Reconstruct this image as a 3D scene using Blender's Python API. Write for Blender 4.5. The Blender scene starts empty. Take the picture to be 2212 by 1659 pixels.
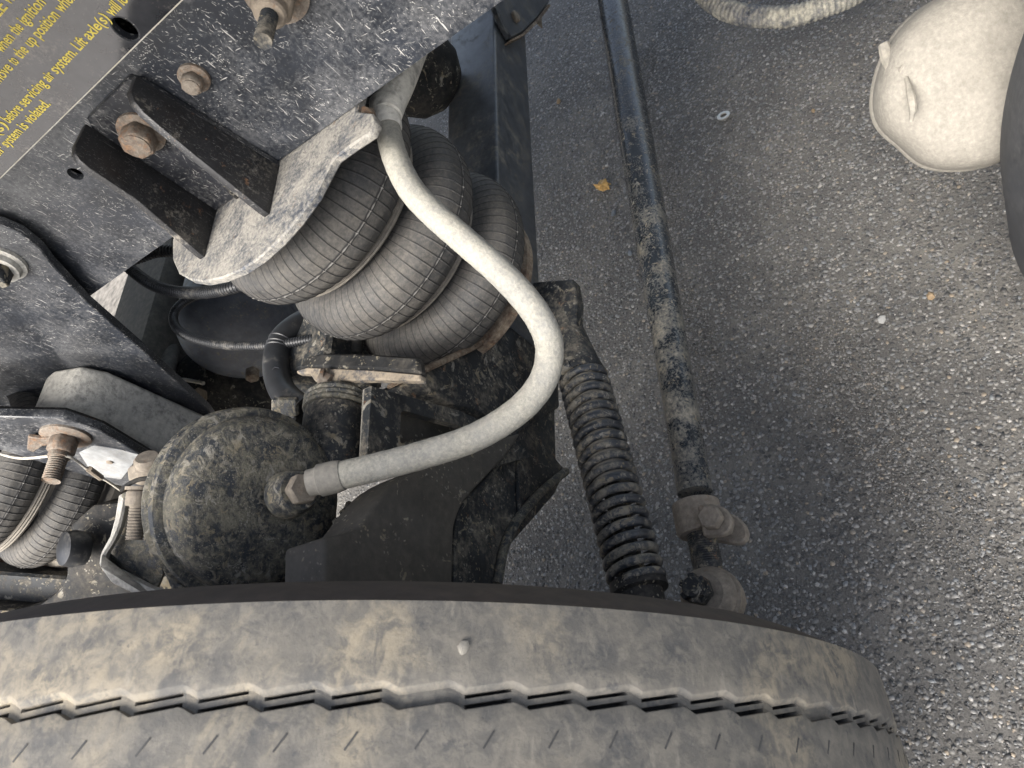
import bpy, bmesh, math, random
import numpy as np
from mathutils import Vector, Matrix
from mathutils.geometry import tessellate_polygon

random.seed(7); RNG = np.random.default_rng(7)
S = bpy.context.scene
C = S.collection

# ---------------------------------------------------------------- camera
# world: X = across the truck (towards its centre line), Y = along the truck (away from the camera), Z = up
CAM_R = np.array([[-0.024136625, -0.853993241, 0.519723934],
                  [-0.812841660, 0.319412022, 0.487097932],
                  [-0.581984415, -0.410696365, -0.701870812]])      # columns: right, down, forward of the camera
CAM_H, CAM_F, CX, CY = 1.1534, 1561.868, 1106.0, 829.5              # focal length for a picture 2212 wide
cam = bpy.data.cameras.new('camera'); co = bpy.data.objects.new('camera', cam); C.objects.link(co)
m = Matrix.Identity(4)
for r in range(3):
    m[r][0] = CAM_R[r, 0]; m[r][1] = -CAM_R[r, 1]; m[r][2] = -CAM_R[r, 2]
m[2][3] = CAM_H
co.matrix_world = m
cam.sensor_fit = 'HORIZONTAL'; cam.sensor_width = 36.0; cam.lens = 36.0 * CAM_F / 2212.0
cam.clip_start = 0.01; cam.clip_end = 600
cam.dof.use_dof = True; cam.dof.focus_distance = 0.78; cam.dof.aperture_fstop = 18.0
S.camera = co

# ---------------------------------------------------------------- light
SUN_EL, SUN_AZ = 48.0, 0.0
w = bpy.data.worlds.new('World'); S.world = w; w.use_nodes = True
nt = w.node_tree; nt.nodes.clear()
sky = nt.nodes.new('ShaderNodeTexSky'); sky.sky_type = 'NISHITA'; sky.sun_disc = False
bg = nt.nodes.new('ShaderNodeBackground'); bg.inputs['Strength'].default_value = 0.088
wo = nt.nodes.new('ShaderNodeOutputWorld')
hs0 = nt.nodes.new('ShaderNodeHueSaturation'); hs0.inputs['Saturation'].default_value = 0.65
nt.links.new(sky.outputs[0], hs0.inputs['Color']); nt.links.new(hs0.outputs[0], bg.inputs[0]); nt.links.new(bg.outputs[0], wo.inputs[0])
SUN_DIR = Vector((-0.90, 0.26, 0.95)).normalized()                  # from the scene towards the sun
sky.sun_elevation = math.asin(SUN_DIR.z)
sky.sun_rotation = math.atan2(SUN_DIR.x, SUN_DIR.y)
sky.air_density = 1.0; sky.dust_density = 4.0; sky.ozone_density = 1.0
sl = bpy.data.lights.new('sun', 'SUN'); so = bpy.data.objects.new('sun', sl); C.objects.link(so)
sl.energy = 1.5; sl.angle = math.radians(38); sl.color = (1.0, 0.97, 0.92)
so.rotation_euler = SUN_DIR.to_track_quat('Z', 'Y').to_euler()
so.location = SUN_DIR * 8
S.view_settings.view_transform = 'Standard'
S.view_settings.look = 'None'
S.view_settings.gamma = 1.0
S.view_settings.use_curve_mapping = False
S.view_settings.exposure = 2.3

# ---------------------------------------------------------------- placing
def ray(x, y):
    return CAM_R @ np.array([(x - CX) / CAM_F, (y - CY) / CAM_F, 1.0])
def P(x, y, X=None, Y=None, Z=None, d=None):
    """the world point seen at (x, y) on the plane X=, Y= or Z=, or d metres ahead"""
    r = ray(x, y)
    if X is not None: t = X / r[0]
    elif Y is not None: t = Y / r[1]
    elif Z is not None: t = (Z - CAM_H) / r[2]
    else: t = d
    return Vector(r * t) + Vector((0, 0, CAM_H))
UPV = Vector((0, 0, 1)); XV = Vector((1, 0, 0)); YV = Vector((0, 1, 0))
def tocam(p): return (Vector((0, 0, CAM_H)) - p).normalized()
IR = Vector(CAM_R[:, 0]); ID = Vector(CAM_R[:, 1]); IF = Vector(CAM_R[:, 2])

# ---------------------------------------------------------------- mesh building
class MB:
    def __init__(s): s.v = []; s.f = []; s.a = []
    def add(s, v, f, a=None):
        o = len(s.v); s.v += [tuple(p) for p in v]; s.f += [tuple(i + o for i in q) for q in f]
        s.a += list(a) if a is not None else [0.0] * len(v)
        return s

def frame(axis, up=None):
    n = Vector(axis).normalized()
    u = Vector(up) if up is not None else (Vector((0, 0, 1)) if abs(n.z) < .9 else Vector((1, 0, 0)))
    a = (u - n * u.dot(n)).normalized(); b = n.cross(a)
    return n, a, b

def prism(pts, vec, holes=(), bevel=0.0, seg=1):
    """a solid: polygon pts (with holes) pushed along vec"""
    vec = Vector(vec)
    if not holes:
        bm = bmesh.new()
        vs = [bm.verts.new(p) for p in pts]; f = bm.faces.new(vs)
        r = bmesh.ops.extrude_face_region(bm, geom=[f])
        bmesh.ops.translate(bm, vec=vec, verts=[e for e in r['geom'] if isinstance(e, bmesh.types.BMVert)])
        bmesh.ops.recalc_face_normals(bm, faces=bm.faces)
        if bevel > 0:
            ed = [e for e in bm.edges if e.calc_face_angle(0) > 0.35]
            bmesh.ops.bevel(bm, geom=ed, offset=bevel, segments=seg, profile=0.5, affect='EDGES', clamp_overlap=True)
        bm.verts.index_update()
        out = ([v.co.copy() for v in bm.verts], [[v.index for v in f.verts] for f in bm.faces]); bm.free()
        return out
    loops = [list(pts)] + [list(h) for h in holes]
    tris = tessellate_polygon([[Vector(p) for p in l] for l in loops])
    flat = [Vector(p) for l in loops for p in l]; n = len(flat)
    V = flat + [p + vec for p in flat]
    F = [tuple(t) for t in tris] + [tuple(i + n for i in reversed(t)) for t in tris]
    o = 0
    for l in loops:
        k = len(l)
        for i in range(k): F.append((o + i, o + (i + 1) % k, o + (i + 1) % k + n, o + i + n))
        o += k
    return V, F

def box(c, ex, ey, ez, bevel=0.002):
    """box about c, half-axis vectors ex, ey, ez"""
    c, ex, ey, ez = map(Vector, (c, ex, ey, ez))
    return prism([c - ex - ey - ez, c + ex - ey - ez, c + ex + ey - ez, c - ex + ey - ez], ez * 2, bevel=bevel)

def lathe(prof, o, axis, n=32, up=None, caps=True):
    """prof: (distance along the axis, radius)"""
    ax, a, b = frame(axis, up); o = Vector(o)
    V = []; F = []
    for h, r in prof:
        for k in range(n):
            t = 2 * math.pi * k / n
            V.append(o + ax * h + (a * math.cos(t) + b * math.sin(t)) * max(r, 1e-5))
    for i in range(len(prof) - 1):
        for k in range(n):
            F.append((i * n + k, i * n + (k + 1) % n, (i + 1) * n + (k + 1) % n, (i + 1) * n + k))
    if caps:
        F.append(tuple(reversed(range(n)))); F.append(tuple(range((len(prof) - 1) * n, len(prof) * n)))
    return V, F

def spline(pts, n):
    """Catmull-Rom through points (any length tuples) -> n samples"""
    p = np.array([list(q) for q in pts], float)
    p = np.vstack([2 * p[0] - p[1], p, 2 * p[-1] - p[-2]])
    k = len(p) - 3; out = []
    for i in range(n):
        s = i / (n - 1) * k; j = min(int(s), k - 1); t = s - j
        a, b, c, d = p[j:j + 4]
        out.append(0.5 * (2 * b + (c - a) * t + (2 * a - 5 * b + 4 * c - d) * t * t + (3 * b - a - 3 * c + d) * t ** 3))
    return np.array(out)

def tube(path, rad, n=16, caps=True):
    """path: array of points; rad: number or function(i, arc length)"""
    path = [Vector(p) for p in path]; V = []; F = []; L = 0
    t0 = (path[1] - path[0]).normalized(); _, a, b = frame(t0)
    for i, p in enumerate(path):
        t = (path[min(i + 1, len(path) - 1)] - path[max(i - 1, 0)]).normalized()
        a = (a - t * a.dot(t)).normalized(); b = t.cross(a)
        if i: L += (p - path[i - 1]).length
        r = rad(i, L) if callable(rad) else rad
        for k in range(n):
            q = 2 * math.pi * k / n
            V.append(p + (a * math.cos(q) + b * math.sin(q)) * r)
    m_ = len(path)
    for i in range(m_ - 1):
        for k in range(n):
            F.append((i * n + k, i * n + (k + 1) % n, (i + 1) * n + (k + 1) % n, (i + 1) * n + k))
    if caps:
        F.append(tuple(reversed(range(n)))); F.append(tuple(range((m_ - 1) * n, m_ * n)))
    return V, F

def resample(pts, step):
    pts = [Vector(p) for p in pts]; out = [pts[0]]; acc = 0
    for a, b in zip(pts, pts[1:]):
        l = (b - a).length
        while acc + l >= step:
            t = (step - acc) / l; a = a.lerp(b, t); out.append(a.copy()); l = (b - a).length; acc = 0
        acc += l
    return out

def hexhead(o, axis, af, h, rot=0.0):
    ax, a, b = frame(axis); o = Vector(o); R = af / math.sqrt(3)
    pts = [o + (a * math.cos(rot + k * math.pi / 3) + b * math.sin(rot + k * math.pi / 3)) * R for k in range(6)]
    return prism(pts, ax * h, bevel=h * 0.1)

def thread(o, axis, r, L, pitch=0.002, n=14):
    prof = []; k = 0; h = 0
    while h < L:
        prof += [(h, r * .88), (h + pitch * .5, r)]; h += pitch
    prof += [(L, r * .86)]
    return lathe(prof, o, axis, n)

def smooth_obj(me, ang):
    me.polygons.foreach_set('use_smooth', [True] * len(me.polygons))
    me.set_sharp_from_angle(angle=math.radians(ang))

def obj(name, geo, mat, parent=None, label=None, ang=35, kind=None, attr=None):
    """link geometry (an MB, or one (verts, faces), or a list of them) as ONE mesh object"""
    if isinstance(geo, tuple): geo = [geo]
    if isinstance(geo, list):
        mb = MB()
        for g in geo: mb.add(g[0], g[1])
        geo = mb
    off = Vector((0, 0, 0))
    root = parent
    while root is not None:
        off += root.location; root = root.parent
    me = bpy.data.meshes.new(name)
    me.from_pydata([tuple(Vector(v) - off) for v in geo.v], [], geo.f)
    me.validate()
    bm = bmesh.new(); bm.from_mesh(me)
    bmesh.ops.recalc_face_normals(bm, faces=bm.faces); bm.to_mesh(me); bm.free()
    if attr:
        at = me.attributes.new(attr, 'FLOAT', 'POINT')
        at.data.foreach_set('value', geo.a)
    smooth_obj(me, ang)
    me.materials.append(mat)
    o = bpy.data.objects.new(name, me); C.objects.link(o)
    if parent is not None: o.parent = parent
    if label: o['label'] = label
    if kind: o['kind'] = kind
    return o

def thing(name, label, cat, loc, group=None):
    o = bpy.data.objects.new(name, None); C.objects.link(o); o.location = Vector(loc)
    o.empty_display_size = .05
    o['label'] = label; o['category'] = cat
    if group: o['group'] = group
    return o
def tag(o, label, cat, group=None):
    o['label'] = label; o['category'] = cat
    if group: o['group'] = group
    return o

# ---------------------------------------------------------------- materials
class NG:
    def __init__(s, name):
        s.m = bpy.data.materials.new(name); s.m.use_nodes = True; s.t = s.m.node_tree; s.t.nodes.clear()
        s.out = s.n('ShaderNodeOutputMaterial'); s.b = s.n('ShaderNodeBsdfPrincipled')
        s.l(s.b.outputs[0], s.out.inputs[0])
        s.tc = s.n('ShaderNodeTexCoord'); s.co = s.tc.outputs['Object']
    def n(s, t): return s.t.nodes.new(t)
    def l(s, a, b): s.t.links.new(a, b)
    def mapping(s, scale=(1, 1, 1), rot=(0, 0, 0), loc=(0, 0, 0), src=None):
        q = s.n('ShaderNodeMapping'); q.inputs['Scale'].default_value = scale; q.inputs['Rotation'].default_value = rot
        q.inputs['Location'].default_value = loc
        s.l(src or s.co, q.inputs['Vector']); return q.outputs[0]
    def noise(s, scale, detail=6, rough=.6, vec=None, dist=0):
        q = s.n('ShaderNodeTexNoise'); q.inputs['Scale'].default_value = scale; q.inputs['Detail'].default_value = detail
        q.inputs['Roughness'].default_value = rough; q.inputs['Distortion'].default_value = dist
        s.l(vec or s.co, q.inputs['Vector']); return q.outputs['Fac']
    def voro(s, scale, feat='F1', out='Distance', vec=None, rnd=1):
        q = s.n('ShaderNodeTexVoronoi'); q.feature = feat; q.inputs['Scale'].default_value = scale
        q.inputs['Randomness'].default_value = rnd
        s.l(vec or s.co, q.inputs['Vector']); return q.outputs[out]
    def ramp(s, fac, a, b, lo=0.0, hi=1.0):
        q = s.n('ShaderNodeMapRange'); q.inputs['From Min'].default_value = a; q.inputs['From Max'].default_value = b
        q.inputs['To Min'].default_value = lo; q.inputs['To Max'].default_value = hi
        s.l(fac, q.inputs['Value']); return q.outputs[0]
    def math(s, op, a, b=None):
        q = s.n('ShaderNodeMath'); q.operation = op
        for i, v in enumerate((a, b)):
            if v is None: continue
            if isinstance(v, (int, float)): q.inputs[i].default_value = v
            else: s.l(v, q.inputs[i])
        q.use_clamp = True
        return q.outputs[0]
    def mix(s, fac, a, b):
        q = s.n('ShaderNodeMix'); q.data_type = 'RGBA'
        if isinstance(fac, (int, float)): q.inputs[0].default_value = fac
        else: s.l(fac, q.inputs[0])
        for i, v in ((6, a), (7, b)):
            if isinstance(v, (tuple, list)): q.inputs[i].default_value = (*v[:3], 1)
            else: s.l(v, q.inputs[i])
        return q.outputs[2]
    def bump(s, h, strength=.3, dist=.001, nrm=None):
        q = s.n('ShaderNodeBump'); q.inputs['Strength'].default_value = strength; q.inputs['Distance'].default_value = dist
        s.l(h, q.inputs['Height'])
        if nrm: s.l(nrm, q.inputs['Normal'])
        return q.outputs[0]
    def attr(s, name):
        q = s.n('ShaderNodeAttribute'); q.attribute_name = name; return q.outputs['Fac']

def grime(name, base, dust=(.30, .26, .20), amt=.4, patch=16, fine=130, rust=0.0, rough=.5, drough=.9, metal=0.0,
          streak=0.0, splat=0.0, top=0.0, bump=.35, contrast=.18, tone=None, base2=None, spec=.5, ss=1.0, gx=None):
    """painted / rubber / rusty surface under dust, droplets, streaks and rust"""
    g = NG(name)
    col = base
    n0 = g.noise(patch * 2.5, 5, .6)
    if base2 is None: base2 = tuple(min(1, c * 1.6 + .004) for c in base)
    col = g.mix(g.ramp(n0, .35, .7), base, base2)
    rv = rough
    if rust > 0:
        rn = g.noise(patch * 3.1, 8, .68, g.mapping(loc=(3.3, 1.7, 9.1)))
        rf = g.ramp(rn, .68 - rust * .3, .75 - rust * .3)
        rc = g.mix(g.ramp(g.noise(fine * 1.3, 4, .7), .35, .68), (.075, .038, .020), (.27, .155, .085))
        col = g.mix(rf, col, rc)
    # dust film
    dn = g.noise(patch, 9, .68)
    df = g.noise(fine, 5, .7, g.mapping(loc=(1.1, 5.2, 2.7)))
    s_ = g.math('ADD', g.math('MULTIPLY', dn, .62), g.math('MULTIPLY', df, .38))
    if gx:
        sx = g.n('ShaderNodeSeparateXYZ'); g.l(g.co, sx.inputs[0])
        s_ = g.math('ADD', s_, g.ramp(sx.outputs['X'], gx[0], gx[1], gx[2], 0))
    c0 = .62 - amt * .27
    dfac = g.ramp(s_, c0 - contrast * .5, c0 + contrast * .5)
    if top > 0:
        ge = g.n('ShaderNodeNewGeometry'); sp = g.n('ShaderNodeSeparateXYZ'); g.l(ge.outputs['Normal'], sp.inputs[0])
        tz = g.ramp(sp.outputs['Z'], .1, .95, 0, top)
        dfac = g.math('ADD', dfac, g.math('MULTIPLY', tz, g.ramp(df, .25, .6)))
    dc = g.mix(g.ramp(df, .3, .72), tuple(c * .72 for c in dust), tuple(min(1, c * 1.22) for c in dust))
    col = g.mix(g.math('MULTIPLY', dfac, .92), col, dc)
    if splat > 0:
        wv = g.n('ShaderNodeVectorMath'); wv.operation = 'ADD'; nz = g.n('ShaderNodeTexNoise'); nz.inputs['Scale'].default_value = 70
        sc_ = g.n('ShaderNodeVectorMath'); sc_.operation = 'SCALE'; sc_.inputs['Scale'].default_value = .012 / ss
        g.l(g.co, nz.inputs['Vector']); g.l(nz.outputs['Color'], sc_.inputs[0]); g.l(g.co, wv.inputs[0]); g.l(sc_.outputs[0], wv.inputs[1])
        v1 = g.voro(85 * ss, vec=wv.outputs[0]); v2 = g.voro(190 * ss, vec=wv.outputs[0])
        m1 = g.ramp(g.noise(42 * ss, 9, .66, g.mapping(loc=(7, 2, 4)), 1.1), .625 - splat * .13, .655 - splat * .13)
        m2 = g.math('MULTIPLY', g.ramp(v2, .30, .2), g.ramp(g.noise(30, 3, .6), .55 - splat * .15, .62 - splat * .15))
        sf = g.math('MAXIMUM', m1, m2)
        sc = g.mix(g.ramp(g.noise(55, 2), .38, .62), (.22, .185, .125), (.27, .255, .22))
        col = g.mix(g.math('MULTIPLY', sf, g.ramp(g.noise(90 * ss, 5, .7), .3, .62, .35, .9)), col, sc)
        dfac = g.math('MAXIMUM', dfac, sf)
    if streak > 0:
        tot = None
        for k, (ry, st, ln, th) in enumerate(((0.0, 430, 42, .645), (.5, 500, 60, .665), (-.55, 520, 64, .675), (1.35, 430, 60, .67), (.22, 680, 110, .645), (-.15, 280, 16, .71), (1.0, 640, 120, .655))):
            mp = g.mapping(scale=(st, st, ln), src=g.mapping(rot=(ry, 0, 0), loc=(k * 3.1, k * 1.3, k * .7)))
            q = g.ramp(g.noise(1, 2, .55, mp), th + .022, th + .065)
            tot = q if tot is None else g.math('MAXIMUM', tot, q)
        dens = g.ramp(g.noise(13, 6, .65, g.mapping(loc=(2, 8, 5))), .34, .62, .12, 1)
        v = g.voro(430); dots = g.math('MULTIPLY', g.ramp(v, .30, .14), g.ramp(g.noise(60, 6, .75, g.mapping(loc=(5, 5, 1))), .50, .60))
        tot = g.math('MULTIPLY', g.math('MAXIMUM', tot, dots), g.math('MULTIPLY', dens, streak))
        col = g.mix(tot, col, (.52, .505, .47))
        dfac = g.math('MAXIMUM', dfac, tot)
    if tone:
        wa_ = g.attr('tone')
        col = g.mix(g.math('MULTIPLY', g.ramp(wa_, .05, .4), g.ramp(wa_, .7, .5)), col, (.010, .010, .011))
        col = g.mix(g.ramp(wa_, .62, 1.0, 0, .9), col, tone)
    g.l(col, g.b.inputs['Base Color'])
    g.l(g.ramp(dfac, 0, 1, rv, drough), g.b.inputs['Roughness'])
    g.b.inputs['Metallic'].default_value = metal
    g.b.inputs['Specular IOR Level'].default_value = spec
    hh = g.math('ADD', g.math('MULTIPLY', df, .5), g.math('MULTIPLY', g.math('MULTIPLY', dfac, g.ramp(df, .2, .8)), .5))
    g.l(g.bump(hh, bump, .0012), g.b.inputs['Normal'])
    return g.m

TAN = (.30, .25, .17); GREYD = (.32, .30, .27)
M = {}
M['rail'] = grime('scratched_black_paint', (.014, .016, .020), (.19, .19, .19), .02, 11, 260, rough=.34, streak=.85, top=.0, contrast=.30, bump=.10, base2=(.028, .032, .040))
M['rail_back'] = grime('shaded_bracket_paint', (.012, .013, .016), (.18, .175, .165), .0, 14, 260, rough=.38, streak=.5, rust=.10, contrast=.25, bump=.12)  # rail paint darkened, with fewer flecks, for the shade inside the channel
M['rail_rust'] = grime('pitted_black_paint', (.013, .013, .014), (.20, .18, .15), .06, 26, 230, rust=.20, rough=.45, bump=.3, contrast=.12, streak=.25)
M['plate_dust'] = grime('dust_caked_steel', (.035, .04, .05), (.26, .245, .215), .58, 24, 240, rust=.24, rough=.6, bump=.8, contrast=.14)
M['edge_rust'] = grime('rusty_steel', (.07, .045, .030), (.28, .23, .17), .5, 30, 160, rust=.5, rough=.8, bump=.6)
M['edge_tan'] = grime('tan_blue_edge', (.035, .042, .055), (.30, .25, .185), .62, 40, 170, rust=.15, rough=.7, bump=.5, contrast=.12)
M['bolt'] = grime('rusty_bolt', (.085, .062, .046), (.19, .165, .135), .5, 40, 210, rust=.6, rough=.7, bump=.6)
M['zinc'] = grime('dirty_zinc', (.17, .14, .11), (.26, .22, .17), .5, 35, 240, rust=.35, rough=.55, bump=.4, metal=.3)
M['rubber'] = grime('bellows_rubber', (.015, .017, .020), (.145, .131, .110), .30, 12, 230, rough=.64, bump=.2, contrast=.42, tone=(.30, .29, .27))
M['rubber_b'] = grime('girdle_ring', (.075, .069, .059), (.22, .195, .16), .75, 18, 150, rough=.6, bump=.2, contrast=.4)
M['hose'] = grime('chalky_hose', (.13, .135, .14), (.30, .285, .24), .86, 24, 300, rough=.75, bump=.6, contrast=.34, base2=(.25, .25, .24))
M['loom'] = grime('black_conduit', (.014, .015, .017), (.16, .15, .13), .05, 20, 120, rough=.45, bump=.1)
M['loom_d'] = grime('dirty_conduit', (.035, .042, .06), (.42, .40, .33), .5, 25, 120, rough=.5, bump=.2, contrast=.2)
M['mud'] = grime('muddy_black_iron', (.016, .019, .023), (.15, .138, .105), .46, 46, 190, rough=.58, splat=.62, bump=1.0, contrast=.12, ss=2.1)
M['mud2'] = grime('grimy_black_steel', (.015, .017, .019), (.14, .126, .102), .28, 20, 150, rough=.6, spec=.3, splat=.38, rust=.22, bump=.6, contrast=.12)
M['mud_brown'] = grime('brown_dusty_steel', (.032, .030, .027), (.085, .076, .062), .6, 14, 110, rough=.7, splat=.12, bump=.25, contrast=.4)
M['dusty_arm'] = grime('thick_grey_dust', (.06, .063, .068), (.50, .48, .43), .95, 30, 120, rough=.6, bump=.9, contrast=.25)
M['beam'] = grime('glossy_black_beam', (.045, .050, .056), (.22, .20, .16), .06, 22, 140, rough=.36, splat=.0, bump=.10, contrast=.2)
M['rod'] = grime('spattered_black_rod', (.016, .020, .025), (.21, .195, .16), .05, 20, 260, rough=.25, splat=.3, bump=.3, contrast=.13, ss=2.6, gx=(.12, .62, .085))
M['clamp'] = grime('brown_crusted_iron', (.10, .085, .07), (.25, .215, .17), .7, 30, 130, rust=.3, rough=.8, bump=.7, contrast=.3)
M['coil'] = grime('black_coil', (.018, .021, .026), (.17, .155, .125), .34, 40, 150, rough=.42, splat=.5, bump=.5, contrast=.1)
M['sleeve'] = grime('tan_sleeve', (.15, .14, .12), (.21, .195, .165), .6, 30, 120, rough=.7, bump=.1)
M['black'] = grime('sooty_black', (.013, .0135, .014), (.075, .068, .058), .25, 20, 120, rough=.65, splat=.3, bump=.3, spec=.2)
M['tank'] = grime('satin_black_tank', (.075, .083, .10), (.18, .175, .16), .02, 22, 160, rough=.45, splat=.15, bump=.1)
M['cross'] = grime('grey_dusty_member', (.06, .06, .06), (.27, .25, .21), .9, 14, 90, rough=.6, bump=.4, contrast=.5)
M['beige'] = grime('beige_dust', (.14, .13, .112), (.235, .22, .19), .85, 22, 240, rough=.9, bump=.5, contrast=.5)
M['tag'] = grime('bright_aluminium_tag', (.36, .37, .375), (.34, .33, .31), .25, 30, 200, rough=.4, metal=.4, bump=.1)
M['wire'] = grime('pale_cable', (.40, .38, .34), (.46, .42, .34), .5, 40, 200, rough=.6)
M['drum'] = grime('rusty_brown_drum', (.085, .05, .034), (.16, .11, .08), .5, 14, 90, rough=.7, rust=.3)

def tyre_mat():
    g = NG('dusty_tyre_rubber')
    big = g.noise(8, 8, .66, dist=.5); mid = g.noise(30, 9, .72, g.mapping(loc=(4, 1, 2))); fine = g.noise(240, 6, .75)
    mot = g.noise(85, 7, .72, g.mapping(loc=(2, 6, 1)), .4)
    st = g.noise(1, 6, .62, g.mapping(scale=(26, 90, 90), rot=(0, .5, .3)))
    st2 = g.noise(1, 5, .6, g.mapping(scale=(18, 120, 40), rot=(.6, .2, .9), loc=(3, 1, 4)))
    c = g.mix(g.ramp(mid, .34, .66), (.056, .056, .055), (.128, .117, .098))
    c = g.mix(g.math('MULTIPLY', g.ramp(mot, .46, .60), .55), c, (.165, .150, .124))
    c = g.mix(g.math('MULTIPLY', g.ramp(big, .52, .66), g.ramp(mot, .38, .56)), c, (.235, .200, .142))
    c = g.mix(g.math('MULTIPLY', g.ramp(st, .62, .70), .5), c, (.20, .182, .15))
    c = g.mix(g.math('MULTIPLY', g.ramp(st2, .64, .70), .6), c, (.045, .046, .048))
    c = g.mix(g.math('MULTIPLY', g.ramp(g.noise(60, 6, .72, g.mapping(loc=(9, 9, 3))), .60, .68), .7), c, (.040, .042, .045))
    c = g.mix(g.math('MULTIPLY', g.ramp(fine, .62, .72), .35), c, (.22, .205, .175))
    wa_ = g.attr('tone')
    c = g.mix(g.ramp(wa_, 0, 1), c, (.010, .010, .011))  # groove slots blackened: their shade is put into the colour
    g.l(c, g.b.inputs['Base Color']); g.b.inputs['Roughness'].default_value = .8
    g.l(g.bump(g.math('ADD', g.math('MULTIPLY', mid, .5), g.math('MULTIPLY', g.math('ADD', g.math('MULTIPLY', fine, .5), g.math('MULTIPLY', mot, .5)), .5)), .6, .002), g.b.inputs['Normal'])
    return g.m
M['tyre'] = tyre_mat()
M['rubber_n'] = grime('scuffed_black_rubber', (.022, .024, .029), (.10, .098, .095), .25, 14, 160, rough=.6, bump=.3, contrast=.5)
M['tyre_side'] = grime('brown_sidewall', (.034, .030, .027), (.085, .067, .052), .6, 16, 60, rough=.8, bump=.3, contrast=.5)
M['slit'] = grime('sipe_shade', (.024, .024, .024), (.06, .06, .06), .1, rough=.8)  # dark colour standing for shade in the tread cuts

def asphalt():
    g = NG('asphalt')
    a = g.noise(4.5, 6, .6); b = g.noise(330, 5, .8); c_ = g.noise(34, 6, .65, g.mapping(loc=(3, 3, 3)))
    col = g.mix(g.ramp(b, .3, .7), (.026, .025, .0235), (.165, .156, .143))
    v = g.n('ShaderNodeTexVoronoi'); v.inputs['Scale'].default_value = 120; g.l(g.co, v.inputs['Vector'])
    hs = g.n('ShaderNodeSeparateColor'); g.l(v.outputs['Color'], hs.inputs[0])
    stone = g.mix(hs.outputs[0], (.07, .074, .077), (.27, .26, .24))
    col = g.mix(g.math('MULTIPLY', g.ramp(v.outputs['Distance'], .42, .30), g.ramp(hs.outputs[1], .45, .5)), col, stone)
    col = g.mix(g.math('MULTIPLY', g.ramp(a, .42, .70), g.ramp(c_, .35, .62, .1, .75)), col, (.21, .195, .17))
    g.l(col, g.b.inputs['Base Color']); g.b.inputs['Roughness'].default_value = .8
    h = g.math('ADD', g.math('MULTIPLY', b, .4), g.math('MULTIPLY', g.ramp(v.outputs['Distance'], .5, .1), .6))
    g.l(g.bump(h, .9, .004), g.b.inputs['Normal'])
    return g.m
M['asphalt'] = asphalt()
def chipmat():
    g = NG('aggregate_stone')
    t = g.attr('tone')
    cr = g.n('ShaderNodeValToRGB'); e = cr.color_ramp; e.interpolation = 'LINEAR'
    stops = [(0, (.035, .034, .033)), (.35, (.08, .079, .077)), (.6, (.15, .151, .149)), (.78, (.25, .24, .225)), (.88, (.17, .182, .19)), (.94, (.25, .20, .14)), (.97, (.30, .285, .26)), (1, (.40, .385, .36))]
    e.elements[0].position = 0; e.elements[0].color = (*stops[0][1], 1); e.elements[1].position = 1; e.elements[1].color = (*stops[-1][1], 1)
    for p, c in stops[1:-1]:
        q = e.elements.new(p); q.color = (*c, 1)
    g.l(t, cr.inputs[0])
    n = g.noise(300, 4, .7)
    c = g.mix(g.math('MULTIPLY', g.ramp(n, .45, .65), .45), cr.outputs[0], (.12, .11, .098))
    g.l(c, g.b.inputs['Base Color']); g.b.inputs['Roughness'].default_value = .42
    g.l(g.bump(n, .5, .001), g.b.inputs['Normal'])
    return g.m
M['chip'] = chipmat()
def plain(name, c, rough=.6, var=.25, sc=90, metal=0):
    g = NG(name); n = g.noise(sc, 5, .65)
    col = g.mix(g.ramp(n, .3, .7), tuple(x * (1 - var) for x in c), tuple(min(1, x * (1 + var)) for x in c))
    g.l(col, g.b.inputs['Base Color']); g.b.inputs['Roughness'].default_value = rough; g.b.inputs['Metallic'].default_value = metal
    g.l(g.bump(n, .3, .001), g.b.inputs['Normal']); return g.m
M['leaf'] = plain('dry_leaf', (.46, .29, .10), .7, .45, 120)
M['washer'] = plain('zinc_washer', (.42, .41, .37), .4, .15, 200, .6)
M['yellow'] = plain('yellow_print', (.70, .57, .09), .5, .06, 200)
M['decal'] = grime('glossy_black_decal', (.026, .027, .030), (.20, .18, .16), .02, 14, 260, rough=.07, drough=.4, bump=.02, spec=1.0)
M['stone_grey'] = plain('grey_stone', (.12, .135, .15), .7); M['stone_tan'] = plain('tan_stone', (.24, .17, .10), .7)
M['stone_white'] = plain('pale_stone', (.42, .41, .39), .7)

# ================================================================ SETTING
gm = MB(); gm.add([(-60, -60, 0), (60, -60, 0), (60, 60, 0), (-60, 60, 0)], [(0, 1, 2, 3)])
ground = obj('ground', gm, M['asphalt'], kind='structure')

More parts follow.
